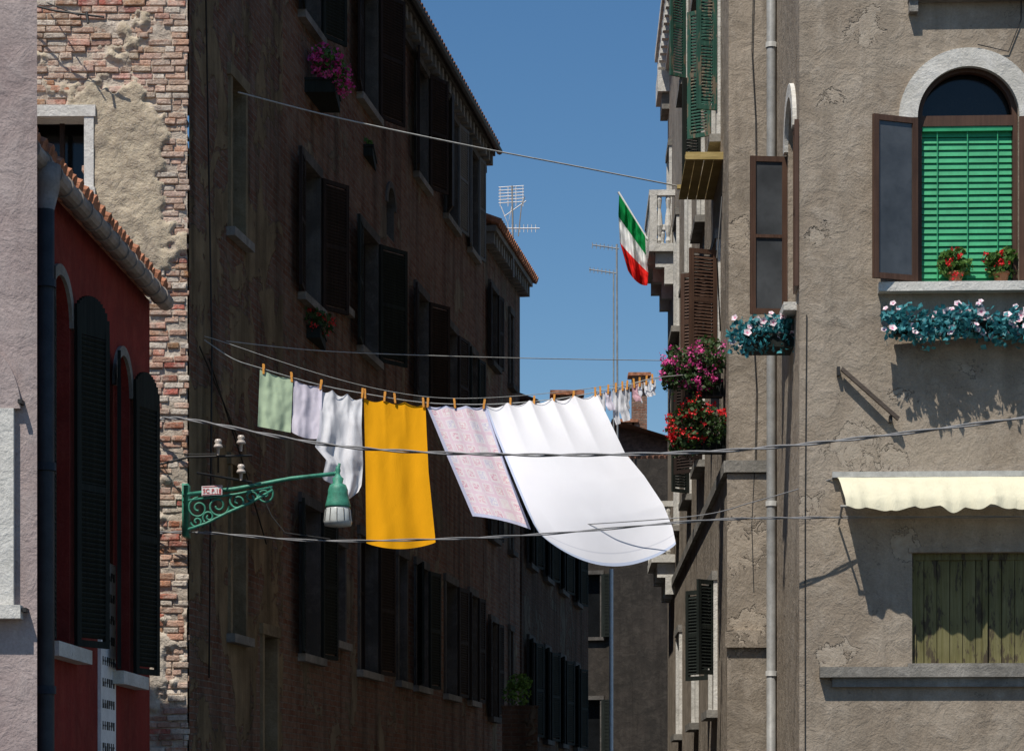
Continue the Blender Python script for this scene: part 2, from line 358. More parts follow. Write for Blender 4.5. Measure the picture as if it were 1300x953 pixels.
# ---------------------------------------------------------------- plants
def plant(name,boxes,nl,nf,lm,fms,ls=.035,fs=.035,pot=None,petal=.014,npet=12,droop=0,discs=False,seed=0):
    r=random.Random(len(name)*7+int(nl)+seed); mb=MB()
    def rp(shell):
        c,R=r.choice(boxes); 
        while True:
            v=Vector((r.uniform(-1,1),r.uniform(-1,1),r.uniform(-1,1)))
            if shell[0]<v.length<shell[1]: break
        return Vector((c[0]+v.x*R[0],c[1]+v.y*R[1],c[2]+v.z*R[2])),v
    def quad(p,sz,m,asp=.8):
        a=Vector((r.gauss(0,1),r.gauss(0,1),r.gauss(0,1))).normalized(); b=a.cross(Vector((r.gauss(0,1),r.gauss(0,1),r.gauss(0,1)))).normalized(); n=a.cross(b)
        mb.face([p-a*sz,p-b*sz*asp+n*sz*.2,p+a*sz+n*sz*.1],m); mb.face([p-a*sz,p+a*sz+n*sz*.1,p+b*sz*asp+n*sz*.25],m)
    def disc(p,R,n,m):
        n=n.normalized(); a=n.cross(Vector((.1,.2,1))).normalized(); b=n.cross(a)
        K=10; pts=[p+n*R*.35+(a*math.cos(2*math.pi*i/K)+b*math.sin(2*math.pi*i/K))*R*(1 if i%2 else .78) for i in range(K)]
        for i in range(K): mb.face([p,pts[i],pts[(i+1)%K]],m)
        pc=[p+n*R*.16+(a*math.cos(2*math.pi*i/6)+b*math.sin(2*math.pi*i/6))*R*.32 for i in range(6)]
        for i in range(6): mb.face([p+n*R*.05,pc[i],pc[(i+1)%6]],P_cen)
    for i in range(nl):
        p,v=rp((0,1.05))
        if noise.noise(p*8)<-.18: continue
        p.z-=droop*r.random()**2; quad(p,ls*r.uniform(.6,1.25),lm)
    for i in range(nf):
        p,v=rp((.7,1.12)); m=r.choice(fms)
        if discs:
            if v.y>.25: v.y=-v.y; p.y-=abs(v.y)*.1
            disc(p,fs*r.uniform(.65,1.15),Vector((v.x*.5+r.uniform(-.6,.6),-1,.25+r.uniform(-.5,.8))),m)
        else:
            for k in range(npet): quad(p+Vector((r.gauss(0,1),r.gauss(0,1),r.gauss(0,.8)))*fs*.5,petal*r.uniform(.7,1.2),m,.9)
    rt=root(name); mb.make('foliage_and_flowers',rt)
    if pot: pot(rt)
    return rt
# ================================================================= GROUND
g=MB(); g.face([(-500,-300,0),(500,-300,0),(500,900,0),(-500,900,0)],M_pave); g.make('ground')
# ================================================================= TALL BRICK BUILDING (left)
E=EYE
LA=Wall((-3.417,25),(-.542,43.95)); zE=12.3+E
brick=root('brick_building'); mb=MB()
rows=[(2.0+E,3.9+E),(6.55+E,8.26+E),(10.1+E,11.95+E)]
cols=[(26.6,27.15),(29.9,30.8),(33.3,34.4),(37.4,38.3),(40.0,41.0),(42.4,43.1)]
ops=[]; 
for ci,(ya,yb) in enumerate(cols):
    for ri,(za,zb) in enumerate(rows): ops.append((LA.uY(ya),LA.uY(yb),za,zb))
ops.append((LA.uY(28.0),LA.uY(28.6),.2,2.1+E)); ops.append((LA.uY(35.2),LA.uY(35.75),8.6+E,9.35+E,True))
ops.append((LA.uY(32.0),LA.uY(32.45),6.9+E,7.4+E)); ops.append((LA.uY(36),LA.uY(36.6),2.0+E,3.9+E)); ops.append((LA.uY(31.8),LA.uY(32.3),2.3+E,3.6+E))
split=LA.uY(29.0)
wall_mesh(mb,LA,0,split,0,zE,[o for o in ops if o[1]<split],M_brickP,M_tan,M_glass)
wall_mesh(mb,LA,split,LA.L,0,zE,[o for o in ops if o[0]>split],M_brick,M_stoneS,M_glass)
endp=LA.at(LA.L,0)
for a,b in ((Vector((endp.x,endp.y,0)),Vector((-9,44.5,0))),(Vector((-9,44.5,0)),Vector((-9,25.1,0)))):
    mb.face([a,b,b+Vector((0,0,zE)),a+Vector((0,0,zE))],M_brick)
mb.face([LA.at(0,zE,.3),LA.at(LA.L,zE,.3),(-5,44.5,zE+1.4),(-6.5,25,zE+1.4)],M_tile); mb.face([(-6.5,25,zE+1.4),(-5,44.5,zE+1.4),(-9,44.5,zE),(-9,25,zE)],M_tile)
mb.make('alley_wall',brick)
mb=MB()
for (a,b,c,d,*ar) in ops:
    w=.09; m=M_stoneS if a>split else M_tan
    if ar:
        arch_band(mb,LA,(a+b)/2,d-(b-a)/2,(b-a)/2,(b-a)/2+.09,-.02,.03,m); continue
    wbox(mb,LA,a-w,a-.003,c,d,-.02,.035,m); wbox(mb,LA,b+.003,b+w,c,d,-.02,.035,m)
    wbox(mb,LA,a-w-.04,b+w+.04,d+.002,d+.13,-.02,.05,m); wbox(mb,LA,a-w-.06,b+w+.06,c-.1,c-.002,-.02,.1,M_stoneD)
    wbox(mb,LA,a,a+.05,c,d,-.2,-.15,M_shBr); wbox(mb,LA,b-.05,b,c,d,-.2,-.15,M_shBr); wbox(mb,LA,(a+b)/2-.03,(a+b)/2+.03,c,d,-.2,-.14,M_shBr); wbox(mb,LA,a+.05,b-.05,c+(d-c)*.6,c+(d-c)*.6+.05,-.2,-.155,M_shBr)
mb.make('window_surrounds',brick)
mb=MB(); D=LA.D(); N=LA.N()
sm=[M_shBr,M_shD,M_shBr,M_shD,M_shBr,M_shGy]
for ci,(ya,yb) in enumerate(cols):
    if ci==0: continue
    for ri,(za,zb) in enumerate(rows):
        ua,ub=LA.uY(ya),LA.uY(yb); wd=(ub-ua)/2+.04; m=sm[(ci+ri)%5]
        if ci>=4 and ri==2: m=M_shGy
        ang=math.radians(random.choice([8,12,20])) ; ang2=math.radians([10,30,26][ri] if ci<4 else 8)
        if not (ri==0 and ci in (2,4)):
            p=LA.at(ua-.04,0,.06); dd=-D*math.cos(ang)+N*math.sin(ang); leaf_shutter(mb,(p.x,p.y),dd,wd,za,zb,m)
        p=LA.at(ub+.04,0,.06); dd=D*math.cos(ang2)+N*math.sin(ang2); leaf_shutter(mb,(p.x,p.y),dd,wd,za,zb,m)
mb.make('shutters',brick)
mb=MB()
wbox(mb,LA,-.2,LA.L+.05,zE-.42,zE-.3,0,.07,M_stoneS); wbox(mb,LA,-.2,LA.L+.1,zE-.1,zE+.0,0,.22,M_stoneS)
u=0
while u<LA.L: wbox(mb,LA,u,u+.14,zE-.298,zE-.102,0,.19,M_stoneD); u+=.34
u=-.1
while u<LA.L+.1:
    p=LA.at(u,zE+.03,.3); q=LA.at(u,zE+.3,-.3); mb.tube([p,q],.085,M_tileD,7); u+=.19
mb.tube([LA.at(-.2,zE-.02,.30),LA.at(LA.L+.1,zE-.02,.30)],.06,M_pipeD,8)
mb.make('cornice',brick)
# front wall (sunlit, hand-laid bricks + lime render)
X0=-5.9
wz0,wz1=H(240,25),H(150,25); wx0,wx1=pix(28,0,25).x,pix(108,0,25).x
def inwin(x,z,pad=0): return wx0-pad<x<wx1+pad and wz0-pad<z<wz1+pad
def ss(a,b,x): t=max(0,min(1,(x-a)/(b-a))); return t*t*(3-2*t)
def pmask(x,z):
    n=noise.fractal(Vector((x*1.4,3.1,z*1.4)),1.0,2.0,6); n2=noise.fractal(Vector((x*6,9.1,z*6)),.8,2.0,4)
    A=math.exp(-((x+4.45)/.66)**2*1.1-((z-E-6.75)/1.05)**2*1.3)*1.25
    A2=math.exp(-((x+3.95)/.35)**2-((z-E-5.7)/.7)**2)*.55
    A3=math.exp(-((x+4.0)/.3)**2-((z-E-7.0)/.5)**2)*.35
    B=ss(5.2,2.0,z-E)*.30
    return A+A2+A3+B-.42+n*.48+n2*.18
mb=MB(); row=0; z=.9; rb=random.Random(3)
while z<11.6:
    h=.058+rb.uniform(-.006,.006); x=X0-rb.random()*.2+(0 if row%2 else -.12)
    while x<-3.42:
        w=(rb.choice([.24,.22,.26,.12,.17]) if x>-3.8 else rb.choice([.25,.24,.22,.26,.13]))+rb.uniform(-.015,.015)
        xe=min(x+w,-3.417+rb.uniform(-.03,.02))
        if xe-x>.05 and not inwin((x+xe)/2,z,.05):
            t=rb.random(); n=noise.noise(Vector((x*.9,0,z*.9)))*.5+.5
            red=(.50+rb.uniform(-.12,.08),.20+rb.uniform(-.05,.06),.125); pale=(.60,.37,.27); wh=(.72,.63,.53)
            up=ss(8.8,10.5,z)
            if t<.30+.25*up: c=red
            elif t<.64+.12*up: c=tuple(a*.5+b*.5 for a,b in zip(pale,red))
            elif t<.85: c=pale
            else: c=wh
            k=ss(.4,.62,n)*.5*(1-.6*up); c=tuple(a*(1-k)+b*k for a,b in zip(c,wh)); k=rb.uniform(.68,1.15); c=tuple(min(.85,a*k) for a in c)
            pr=rb.uniform(-.006,.022)-(.035 if rb.random()<.08 else 0)
            if rb.random()>.035:
                mb.box((x,25-pr,z+rb.uniform(-.005,.005)),(xe-x-.012,rb.uniform(-.006,.006),rb.uniform(-.005,.005)),(0,.15,0),(rb.uniform(-.004,.004),0,h),M_hand,c,.003)
        x+=w
    z+=h+.012; row+=1
o=mb.make('front_bricks',brick)
bv=o.modifiers.new('b','BEVEL'); bv.width=.009; bv.segments=2; bv.limit_method='NONE'
mb=MB(); st=.022; nx=int((-3.425-X0)/st); nzz=int((11.6-.9)/st)
vs=[];cl=[]
for j in range(nzz+1):
    for i in range(nx+1):
        x=X0+i*st; zz=.9+j*st; m_=pmask(x,zz); s=ss(-.06,.06,m_)
        f=noise.fractal(Vector((x*5,1,zz*5)),.7,2,4)*.012
        vs.append((x,25.012-s*.052-f,zz))
        mo=(.58,.50,.41); pl=(.50,.42,.30) if zz>6.0 else (.60,.53,.44); t2=noise.noise(Vector((x*1.2,5,zz*1.2)))*.5+.5
        pl=tuple(a*(.75+.55*t2) for a in pl); cl.append(tuple(a*(1-s)+b*s for a,b in zip(mo,pl)))
mb.v=vs; k=mb.mi(M_mort)
for j in range(nzz):
    for i in range(nx):
        if inwin(X0+(i+.5)*st,.9+(j+.5)*st,.0): continue
        a=j*(nx+1)+i; mb.f.append((a,a+1,a+nx+2,a+nx+1)); mb.m.append(k); mb.col.append(cl[a])
mb.make('front_render_and_mortar',brick,True)
mb=MB()
mb.face([(-9,25.2,0),(-3.5,25.2,0),(-3.5,25.2,wz0),(-9,25.2,wz0)],M_brickD); mb.face([(-9,25.2,wz1),(-3.5,25.2,wz1),(-3.5,25.2,zE),(-9,25.2,zE)],M_brickD)
mb.face([(wx0-.3,25.45,wz0-.3),(wx1+.3,25.45,wz0-.3),(wx1+.3,25.45,wz1+.3),(wx0-.3,25.45,wz1+.3)],M_glass)
mb.box((-9,25.02,11.6),(5.58,0,0),(0,.1,0),(0,0,zE-11.6),M_brick); mb.box((-9,25.02,0),(5.58,0,0),(0,.1,0),(0,0,.9),M_brick); mb.box((-9,25.02,.9),(9+X0,0,0),(0,.1,0),(0,0,10.7),M_brick)
mb.box((wx0-.1,24.93,wz1),(wx1-wx0+.22,0,0),(0,.3,0),(0,0,.12),M_stone); mb.box((wx1,24.94,wz0),(.10,0,0),(0,.3,0),(0,0,wz1-wz0-.002),M_stone); mb.box((wx0-.1,24.9,wz0-.09),(wx1-wx0+.22,0,0),(0,.3,0),(0,0,.088),M_stone)
mb.box((wx0+.0,25.2,wz0),(.05,0,0),(0,.05,0),(0,0,wz1-wz0),M_shBr); mb.box((wx0+.36,25.2,wz0),(.05,0,0),(0,.05,0),(0,0,wz1-wz0),M_shBr)
mb.make('front_window',brick)
mb=MB(); mb.tube([pix(20,2,24.9),pix(70,14,24.7),pix(132,22,24.6)],.012,M_iron,6); mb.tube([pix(60,4,24.95),pix(100,20,24.6)],.008,M_iron,6); mb.tube([pix(110,16,24.62),pix(112,30,24.6)],.015,M_iron,6); mb.make('iron_wall_rod')
# ================================================================= second / third left houses
def house(name,w,z1,back,m,wins,rooft=True,shm=M_shD,ov=.3,st=M_stoneS,tl=M_tile,ang=.25,ang2=.4,skip=()):
    rt=root(name); mb=MB(); wall_mesh(mb,w,0,w.L,0,z1,wins,m,M_stoneS,M_glass)
    a=w.at(0,0);b=w.at(w.L,0); A2=Vector((back,a.y+.3,0)); B2=Vector((back,b.y+.0,0)); U=Vector((0,0,z1))
    for p,q in ((b,B2),(B2,A2),(A2,a)): mb.face([p,q,q+U,p+U],m)
    e=w.at(0,z1,ov);f=w.at(w.L+ov,z1,ov); mb.face([e,f,B2+U+Vector((0,0,1.2)),A2+U+Vector((0,0,1.2))],tl)
    mb.make('walls_and_roof',rt); mb=MB()
    for i,(c0,c1,c2,c3,*_) in enumerate(wins):
        wbox(mb,w,c0-.1,c0-.003,c2,c3,-.02,.04,st);wbox(mb,w,c1+.003,c1+.1,c2,c3,-.02,.04,st);wbox(mb,w,c0-.12,c1+.12,c3+.002,c3+.12,-.02,.06,st);wbox(mb,w,c0-.14,c1+.14,c2-.1,c2-.002,-.02,.12,st)
        if i in skip: continue
        p=w.at(c0-.05,0,.06); q=w.at(c1+.05,0,.06); D=w.D();N=w.N()
        leaf_shutter(mb,(p.x,p.y),-D*.96+N*ang,(c1-c0)/2,c2,c3,shm); leaf_shutter(mb,(q.x,q.y),D*.96+N*ang2,(c1-c0)/2,c2,c3,shm)
    wbox(mb,w,-.05,w.L+.12,z1-.12,z1-.01,0,ov-.05,M_stoneD)
    u=0
    while u<w.L: wbox(mb,w,u,u+.12,z1-.34,z1-.122,0,ov-.1,M_stoneD); u+=.3
    u=0
    while rooft and u<w.L+ov:
        mb.tube([w.at(u,z1+.04,ov+.02),w.at(u,z1+.3,-.35)],.08,tl,7); u+=.18
    mb.make('cornice_windows_and_shutters',rt); return rt
L2=Wall((-.53,43.97),(.162,48.5))
def wl(w,ys,zs): return [(w.uY(a),w.uY(b),c+E,d+E) for a,b in ys for c,d in zs]
house('stucco_house',L2,10.9+E,-6,M_brick,wl(L2,[(44.6,45.3),(47.0,47.35)],[(1.8,3.6),(5.2,6.9),(8.5,9.9)]),shm=M_shBr,ang=.1,ang2=.12,skip=(3,4,5))
L3=Wall((.20,48.6),(2.0,62)); house('brick_house',L3,8.35+E,-6,M_brickD,wl(L3,[(49.5,50.4),(52.3,53.3),(55.3,56.3),(58.5,59.5)],[(1.6,3.6),(5.2,7.0)]),ang2=.25,tl=M_tileD)
mb=MB()
for bx,by,Y,w,h in ((720,497,52,.55,1.2),):
    p=pix(bx,by,Y); mb.box((p.x-w/2,Y,p.z-h),(w,0,0),(0,w,0),(0,0,h),M_brickC); mb.box((p.x-w/2-.1,Y-.1,p.z-.08),(w+.2,0,0),(0,w+.2,0),(0,0,.1),M_tile)
mb.make('chimney')
FB=Wall((1.2,72),(6.5,71)); fw=[(u,u+.9,a+E,b+E) for u in (.6,2.1,3.4) for a,b in ((1.5,3.4),(5.3,7.2),(8.3,9.8))]
rt=house('plastered_house',FB,10.6+E,3.0,M_shaded,fw,True,tl=M_tileD,ang=.2,ang2=.2)
mb=MB(); 
for bx,by,w,h in ((812,473,.46,3.4),(795,532,.5,1.6)):
    p=pix(bx,by,73); mb.box((p.x-w/2,73,p.z-h),(w,0,0),(0,w,0),(0,0,h),M_brickC); mb.box((p.x-w/2-.08,72.9,p.z-.5),(w+.16,0,0),(0,w+.16,0),(0,0,.12),M_stoneD); mb.box((p.x-w/2-.12,72.9,p.z-.1),(w+.24,0,0),(0,w+.24,0),(0,0,.1),M_tile)
mb.make('brick_chimney')
# ================================================================= RIGHT: alley building C
CW=Wall((2.567,28),(2.972,45.1),-1); zC=14.5+E
cb=root('alley_building'); mb=MB()
cw=[(CW.uY(a),CW.uY(b),c+E,d+E) for a,b,c,d in ((29.6,30.5,8.45,10.4),(29.6,30.5,5.75,7.15),(33,34,8.3,10.2),(33,34,4.9,6.7),(36.5,37.6,8.3,10.2),(36.5,37.6,4.9,6.7),(40.5,41.5,8.3,10.2),(40.5,41.5,4.9,6.7),(30.2,31.2,1.3,2.95),(34.5,35.5,1.3,3.0),(39.5,40.6,1.3,3.0),(43.4,44.4,10.0,12.2),(33,34,11.6,13.2),(37.5,38.5,11.6,13.2))]
wall_mesh(mb,CW,0,CW.L,0,zC,cw,M_grey2,M_stoneD,M_glass)
CF=Wall((2.567,28),(3.2,28)); wall_mesh(mb,CF,0,CF.L,0,zC,[],M_grey2,M_stoneD,M_glass)
e=CW.at(CW.L,0); mb.face([(e.x,e.y,0),(9,45,0),(9,45,zC),(e.x,e.y,zC)],M_grey2); mb.face([CW.at(0,zC),CW.at(CW.L,zC),(9,45,zC),(9,28,zC)],M_tile)
mb.make('walls',cb); mb=MB()
for (a,b,c,d) in cw:
    wbox(mb,CW,a-.1,a-.003,c,d,-.02,.05,M_stone);wbox(mb,CW,b+.003,b+.1,c,d,-.02,.05,M_stone);wbox(mb,CW,a-.12,b+.12,d+.002,d+.12,-.02,.07,M_stoneD);wbox(mb,CW,a-.14,b+.14,c-.1,c-.002,-.02,.14,M_stoneD)
wbox(mb,CW,-.05,CW.L+.2,zC-.15,zC,0,.24,M_stone); wbox(mb,CW,0,CW.L+.1,zC-.6,zC-.5,0,.08,M_stone)
wbox(mb,CW,CW.L-.8,CW.L+.2,zC-1.0,zC-.602,0,.22,M_stone); wbox(mb,CW,CW.L-.7,CW.L+.1,zC-1.3,zC-1.002,0,.14,M_stoneD)
u=.1
while u<CW.L: wbox(mb,CW,u,u+.16,zC-.498,zC-.152,0,.2,M_stone); u+=.42
wbox(mb,CF,-.04,.50,H(600,28),H(585,28),0,.07,M_stoneD); wbox(mb,CF,-.02,.45,0,H(602,28),.0,.03,M_grey2)
wbox(mb,CW,-.03,16,H(600,28),H(585,28),0,.06,M_stoneD); wbox(mb,CF,-.05,.5,H(822,28),H(800,28),.03,.09,M_grey2)
mb.make('stone_trim',cb); mb=MB(); D=CW.D();N=CW.N()
def cs(Y,ang,wd,z0,z1,m,lv=True):
    p=CW.at(CW.uY(Y),0,.05); a=math.radians(ang); leaf_shutter(mb,(p.x,p.y),D*math.cos(a)+N*math.sin(a),wd,z0+E,z1+E,m,lv)
cs(29.5,105,.26,8.75,10.4,M_teal); cs(30.6,60,.34,8.75,10.4,M_teal); cs(29.5,115,.38,5.75,7.0,M_brown); cs(30.6,65,.42,5.75,7.0,M_brown)
cs(33,120,.3,8.6,10.2,M_shD); cs(34.1,50,.4,4.9,6.7,M_shBr); cs(32.9,125,.34,4.9,6.7,M_shBr); cs(36.4,130,.34,4.9,6.7,M_shD)
cs(30.15,135,.30,1.75,2.95,M_shD); cs(31.3,40,.42,1.75,2.95,M_shD)
cs(32.9,110,.3,11.6,13.2,M_teal); cs(37.4,125,.3,11.6,13.2,M_teal)
mb.make('shutters',cb)
mb=MB(); zb=8.02+E
for i in range(4):
    mb.box((2.60-.115*(i+1),29+i*.01,zb+.004*i),(.108,0,0),(.05,2.0,0),(0,0,.03),M_board)
for yy in (29.2,30.6): mb.box((2.14,yy,zb+.045),(.47,0,0),(0,.06,0),(0,0,.05),M_board)
mb.box((2.13,28.96,zb-.03),(.47,0,0),(0,.035,0),(0,0,.09),M_board)
mb.make('board_canopy',cb)
mb=MB()
mb.tube([CF.at(.3+.03*math.sin(i*1.7),13-i*.8,.03) for i in range(12)],.006,M_iron,5)
mb.tube([CW.at(.6,H(250,28.6),.04),CW.at(.3,H(330,28.4),.12),CW.at(.9,H(420,28.9),.04)],.009,M_iron,5)
mb.make('wall_wires',cb)
def balcony(name,Y0,Y1,ztop,proj,hb=.95):
    rt=root(name); mb=MB(); u0,u1=CW.uY(Y0),CW.uY(Y1); zf=ztop-hb
    wbox(mb,CW,u0,u1,zf-.14,zf,.0,proj,M_stone); wbox(mb,CW,u0,u1,ztop-.1,ztop,proj-.14,proj,M_stone)
    for uu in (u0,u1-.12): wbox(mb,CW,uu,uu+.12,ztop-.1,ztop,0,proj-.142,M_stone); wbox(mb,CW,uu,uu+.13,zf,ztop-.102,proj-.14,proj-.01,M_stone)
    prof=[(.03,0),(.05,.05),(.03,.12),(.065,.32),(.05,.5),(.03,.62),(.05,.78),(.04,hb-.1)]
    u=u0+.28
    while u<u1-.2: mb.lathe(CW.at(u,zf,proj-.07),prof,M_stone,8); u+=.2
    k=.12
    while k<proj-.16: mb.lathe(CW.at(u0+.06,zf,k),prof,M_stone,8); mb.lathe(CW.at(u1-.06,zf,k),prof,M_stone,8); k+=.16
    for uu in (u0+.1,(u0+u1)/2,u1-.3):
        wbox(mb,CW,uu,uu+.18,zf-.40,zf-.142,0,proj*.75,M_stone); wbox(mb,CW,uu,uu+.18,zf-.7,zf-.402,0,proj*.4,M_stone)
    mb.make('balustrade_and_corbels',rt); return rt
balcony('stone_balcony',42.0,44.6,H(250,42.5),.46)
balcony('stone_balcony',42.0,44.0,H(640,42.5),.42)
mb=MB(); px_=pix(979,0,27.86).x
mb.tube([(px_,27.86,0),(px_,27.86,5),(px_,27.86,10),(px_,27.86,15)],.055,M_zinc,12)
for z in (1.2,3.2,5.2,7.4,9.0,10.6): mb.tube([(px_,27.86,z),(px_,27.86,z+.06)],.066,M_zinc,12)
mb.make('downpipe',cb,True)
# ================================================================= RIGHT: corner building B
bb=root('stucco_building'); zB=12+E
BF=Wall((3.04,25),(9,24.75)); BS=Wall((3.04,25),(3.127,28),-1)
def bu(x): return BF.u(x)
ua,ub=bu(1165),bu(1293); cu=(ua+ub)/2; R=(ub-ua)/2; zs=H(150,25); zbm=H(362,25)
l0,l1=bu(1158),bu(1158)+1.5; lz0,lz1=H(842,25),H(702,25)
uo0,uo1=bu(1165),bu(1300)
bops=[(ua,ub,zbm,zs+R,True),(l0,l1,lz0,lz1),(uo0,uo1,H(-6,25),H(-220,25)),(3.6,4.6,zbm,zs+R),(3.6,4.6,lz0,lz1)]
mb=MB(); wall_mesh(mb,BF,0,BF.L,0,zB,bops,M_grey,M_grey,M_glass,.2)
sops=[(.45,1.35,H(400,26),H(130,26),True)]
wall_mesh(mb,BS,0,BS.L,0,zB,sops,M_grey,M_grey,M_glass,.2)
mb.face([BF.at(0,zB),BF.at(BF.L,zB),(9,28.5,zB),(3.127,28.5,zB)],M_tile)
mb.face([(3.127,28.0,0),(3.127,28.5,0),(3.127,28.5,zB),(3.127,28,zB)],M_grey)
mb.make('walls',bb)
mb=MB()
arch_band(mb,BF,cu,zs-.02,R+.005,R+.20,-.02,.045,M_stone,28)
arch_band(mb,BS,.9,H(130,26)-.45,.455,.60,-.02,.045,M_stone,20)
wbox(mb,BF,ua-.42,ub+.4,zbm-.10,zbm-.004,-.1,.14,M_stone)
wbox(mb,BS,.3,1.5,H(400,26)-.09,H(400,26)-.004,-.1,.14,M_stone)
wbox(mb,BF,bu(1040),BF.L,H(860,25),H(847,25),0,.12,M_stoneD); wbox(mb,BF,bu(1056),BF.L,H(872,25),H(860,25)-.003,0,.06,M_stoneD)
wbox(mb,BF,bu(1152),bu(1310),H(6,25),H(-5,25),0,.14,M_stoneD)
wbox(mb,BF,bu(1153),bu(1164),H(21,25),H(6,25)-.002,0,.11,M_stoneD)
wbox(mb,BF,l0-.04,l1+.04,lz1+.002,lz1+.05,0,.02,M_grey2); wbox(mb,BF,l0-.05,l1+.05,lz0-.04,lz0-.002,-.02,.05,M_stoneD)
mb.make('stone_trim',bb)
mb=MB()
zt=zs-.03
wbox(mb,BF,ua,ub,zt-.06,zt+.05,-.15,-.05,M_brown)
wbox(mb,BF,ua,ua+.05,zbm,zt-.06,-.15,-.05,M_brown); wbox(mb,BF,ub-.05,ub,zbm,zt-.06,-.15,-.05,M_brown)
arch_band(mb,BF,cu,zt+.04,R-.055,R-.002,-.15,-.06,M_brown,24)
p=BF.at(ua-.01,0,.03); a=math.radians(158); Dn=BF.D();Nn=BF.N()
casement(mb,(p.x,p.y),Dn*math.cos(a)+Nn*math.sin(a),.52,zbm+.02,zt+.0,M_brown,M_glassb,0)
p=BF.at(ub+.01,0,.03); a=math.radians(35)
casement(mb,(p.x,p.y),Dn*math.cos(a)+Nn*math.sin(a),.52,zbm+.02,zt+.0,M_brown,M_glassb,0)
casement(mb,(3.08,26.45),(-1,-.1),.42,H(398,26.4),H(198,26.4),M_brown,M_glassb,1)
casement(mb,(3.045,25.42),(-.08,-1),.42,H(398,26.4),H(198,26.4),M_brown,M_glassb,1)
mb.make('window_casements',bb)
mb=MB(); z=zbm+.01
while z<zt-.10:
    tl_=random.uniform(-.004,.004)
    mb.box(BF.at(ua+.055,z,-.105),Dn*(ub-ua-.11)+Vector((0,0,tl_)),Nn*(-.018)+Vector((0,0,.064+random.uniform(-.003,.002))),Vector((0,0,.003))+Nn*.006,M_blind); z+=.068
wbox(mb,BF,ua+.055,ub-.055,zt-.11,zt-.062,-.13,-.06,M_blind)
for q in (.2,.5,.8): wbox(mb,BF,ua+(ub-ua)*q,ua+(ub-ua)*q+.010,zbm,zt-.07,-.08,-.076,M_blind)
wbox(mb,BF,ua+.05,ub-.05,zbm,zt-.06,-.19,-.17,M_shD)
mb.make('venetian_blind',bb)
mb=MB(); nP=11; wP=(l1-l0)/nP
for i in range(nP): wbox(mb,BF,l0+i*wP+.004,l0+(i+1)*wP-.004,lz0,lz1,-.16,-.10+random.uniform(-.006,.006),M_plank)
for f in (.0,.5,.97): 
    wbox(mb,BF,l0+f*(l1-l0),l0+f*(l1-l0)+.05,lz0,lz1,-.16,-.07,M_plank)
wbox(mb,BF,l0+.05,l1-.05,lz1-.07,lz1,-.16,-.075,M_plank)
mb.make('plank_shutters',bb)
mb=MB(); p=BF.at(bu(1066),H(472,25),.05); q=BF.at(bu(1138),H(537,25),.09)
mb.box(p,q-p,Nn*.05,Vector((0.02,0,.035)),M_wood); mb.box(BF.at(bu(1062),H(478,25),0),Dn*.03,Nn*.08,(0,0,.09),M_iron); mb.box(BF.at(bu(1128),H(538,25),0),Dn*.03,Nn*.10,(0,0,.07),M_iron)
mb.make('wooden_awning_arm')
mb=MB(); mb.tube([BF.at(bu(1296),12,.02),BF.at(bu(1296),H(30,25),.02),BF.at(bu(1280),H(70,25),.02),BF.at(bu(1240),H(62,25),.06)],.006,M_iron,6)
mb.tube([BF.at(bu(1022),0,.012),BF.at(bu(1022),H(660,25),.012),BF.at(bu(1024),H(400,25),.012)],.006,M_iron,6); mb.make('wall_conduit',bb)
# awning
mb=MB(); A0=bu(1062);A1=bu(1340); zt_=H(606,25); nxx=120
prof=[(.03,0),(.14,-.035),(.26,-.10),(.38,-.19),(.47,-.27),(.50,-.32),(.515,-.38)]
vv=[]
for i in range(nxx+1):
    t=i/nxx
    for j,(o,dz) in enumerate(prof):
        k=j/(len(prof)-1); sag=.016*math.sin(t*19+1)*k+.007*math.sin(t*47)*k+.035*noise.noise(Vector((t*11,k*2,0)))*k
        e=(min(1,t/.10)) ; 
        sc_=-.03*abs(math.sin(t*math.pi*9)) if j==len(prof)-1 else 0
        vv.append(BF.at(A0+(A1-A0)*t+.05*k*(1-e),zt_+dz+sag+sc_,o+(.02*math.sin(t*31)+.012*math.sin(t*83+1))*k)) 
n=len(prof)
mb.v=[tuple(v) for v in vv]; k=mb.mi(M_awn)
for i in range(nxx):
    for j in range(n-1): mb.f.append((i*n+j,(i+1)*n+j,(i+1)*n+j+1,i*n+j+1)); mb.m.append(k); mb.col.append(None)
aw=root('awning'); mb.make('canvas',aw,True); mb=MB()
wbox(mb,BF,A0-.05,A1,zt_-.01,zt_+.05,0,.07,M_cableL); mb.tube([BF.at(A0,zt_-.36,.42),BF.at(A1,zt_-.36,.42)],.014,M_zinc,8); mb.tube([BF.at(A0+.02,zt_-.5,.02),BF.at(A0+.02,zt_-.36,.42)],.012,M_zinc,8)
mb.make('rail_and_arms',aw)
# ================================================================= RED HOUSE (unseen gap added behind it so sun reaches the brick front)
RW=Wall((-3.78,17.45),(-3.527,23.0)); zR=4.97+E; rh=root('red_house'); mb=MB()
rops=[(RW.u(62),RW.u(88),1.36+E,4.37+E,True),(RW.u(145),RW.u(164),1.27+E,4.18+E,True)]
wall_mesh(mb,RW,0,RW.L,0,zR,rops,M_red,M_red,M_glass,.2)
mb.face([RW.at(RW.L,0),(-8,23,0),(-8,23,zR),RW.at(RW.L,zR)],M_red)
mb.face([RW.at(0,zR,.12),RW.at(RW.L,zR,.12),(-8,23,zR+1.4),(-8,17.45,zR+1.4)],M_tile)
mb.make('walls_and_roof',rh); mb=MB()
for a,b,c,d,_ in rops:
    arch_band(mb,RW,(a+b)/2,d-(b-a)/2,(b-a)/2+.003,(b-a)/2+.09,-.02,.03,M_stoneD); wbox(mb,RW,a-.2,b+.28,c-.12,c-.003,-.02,.13,M_stone)
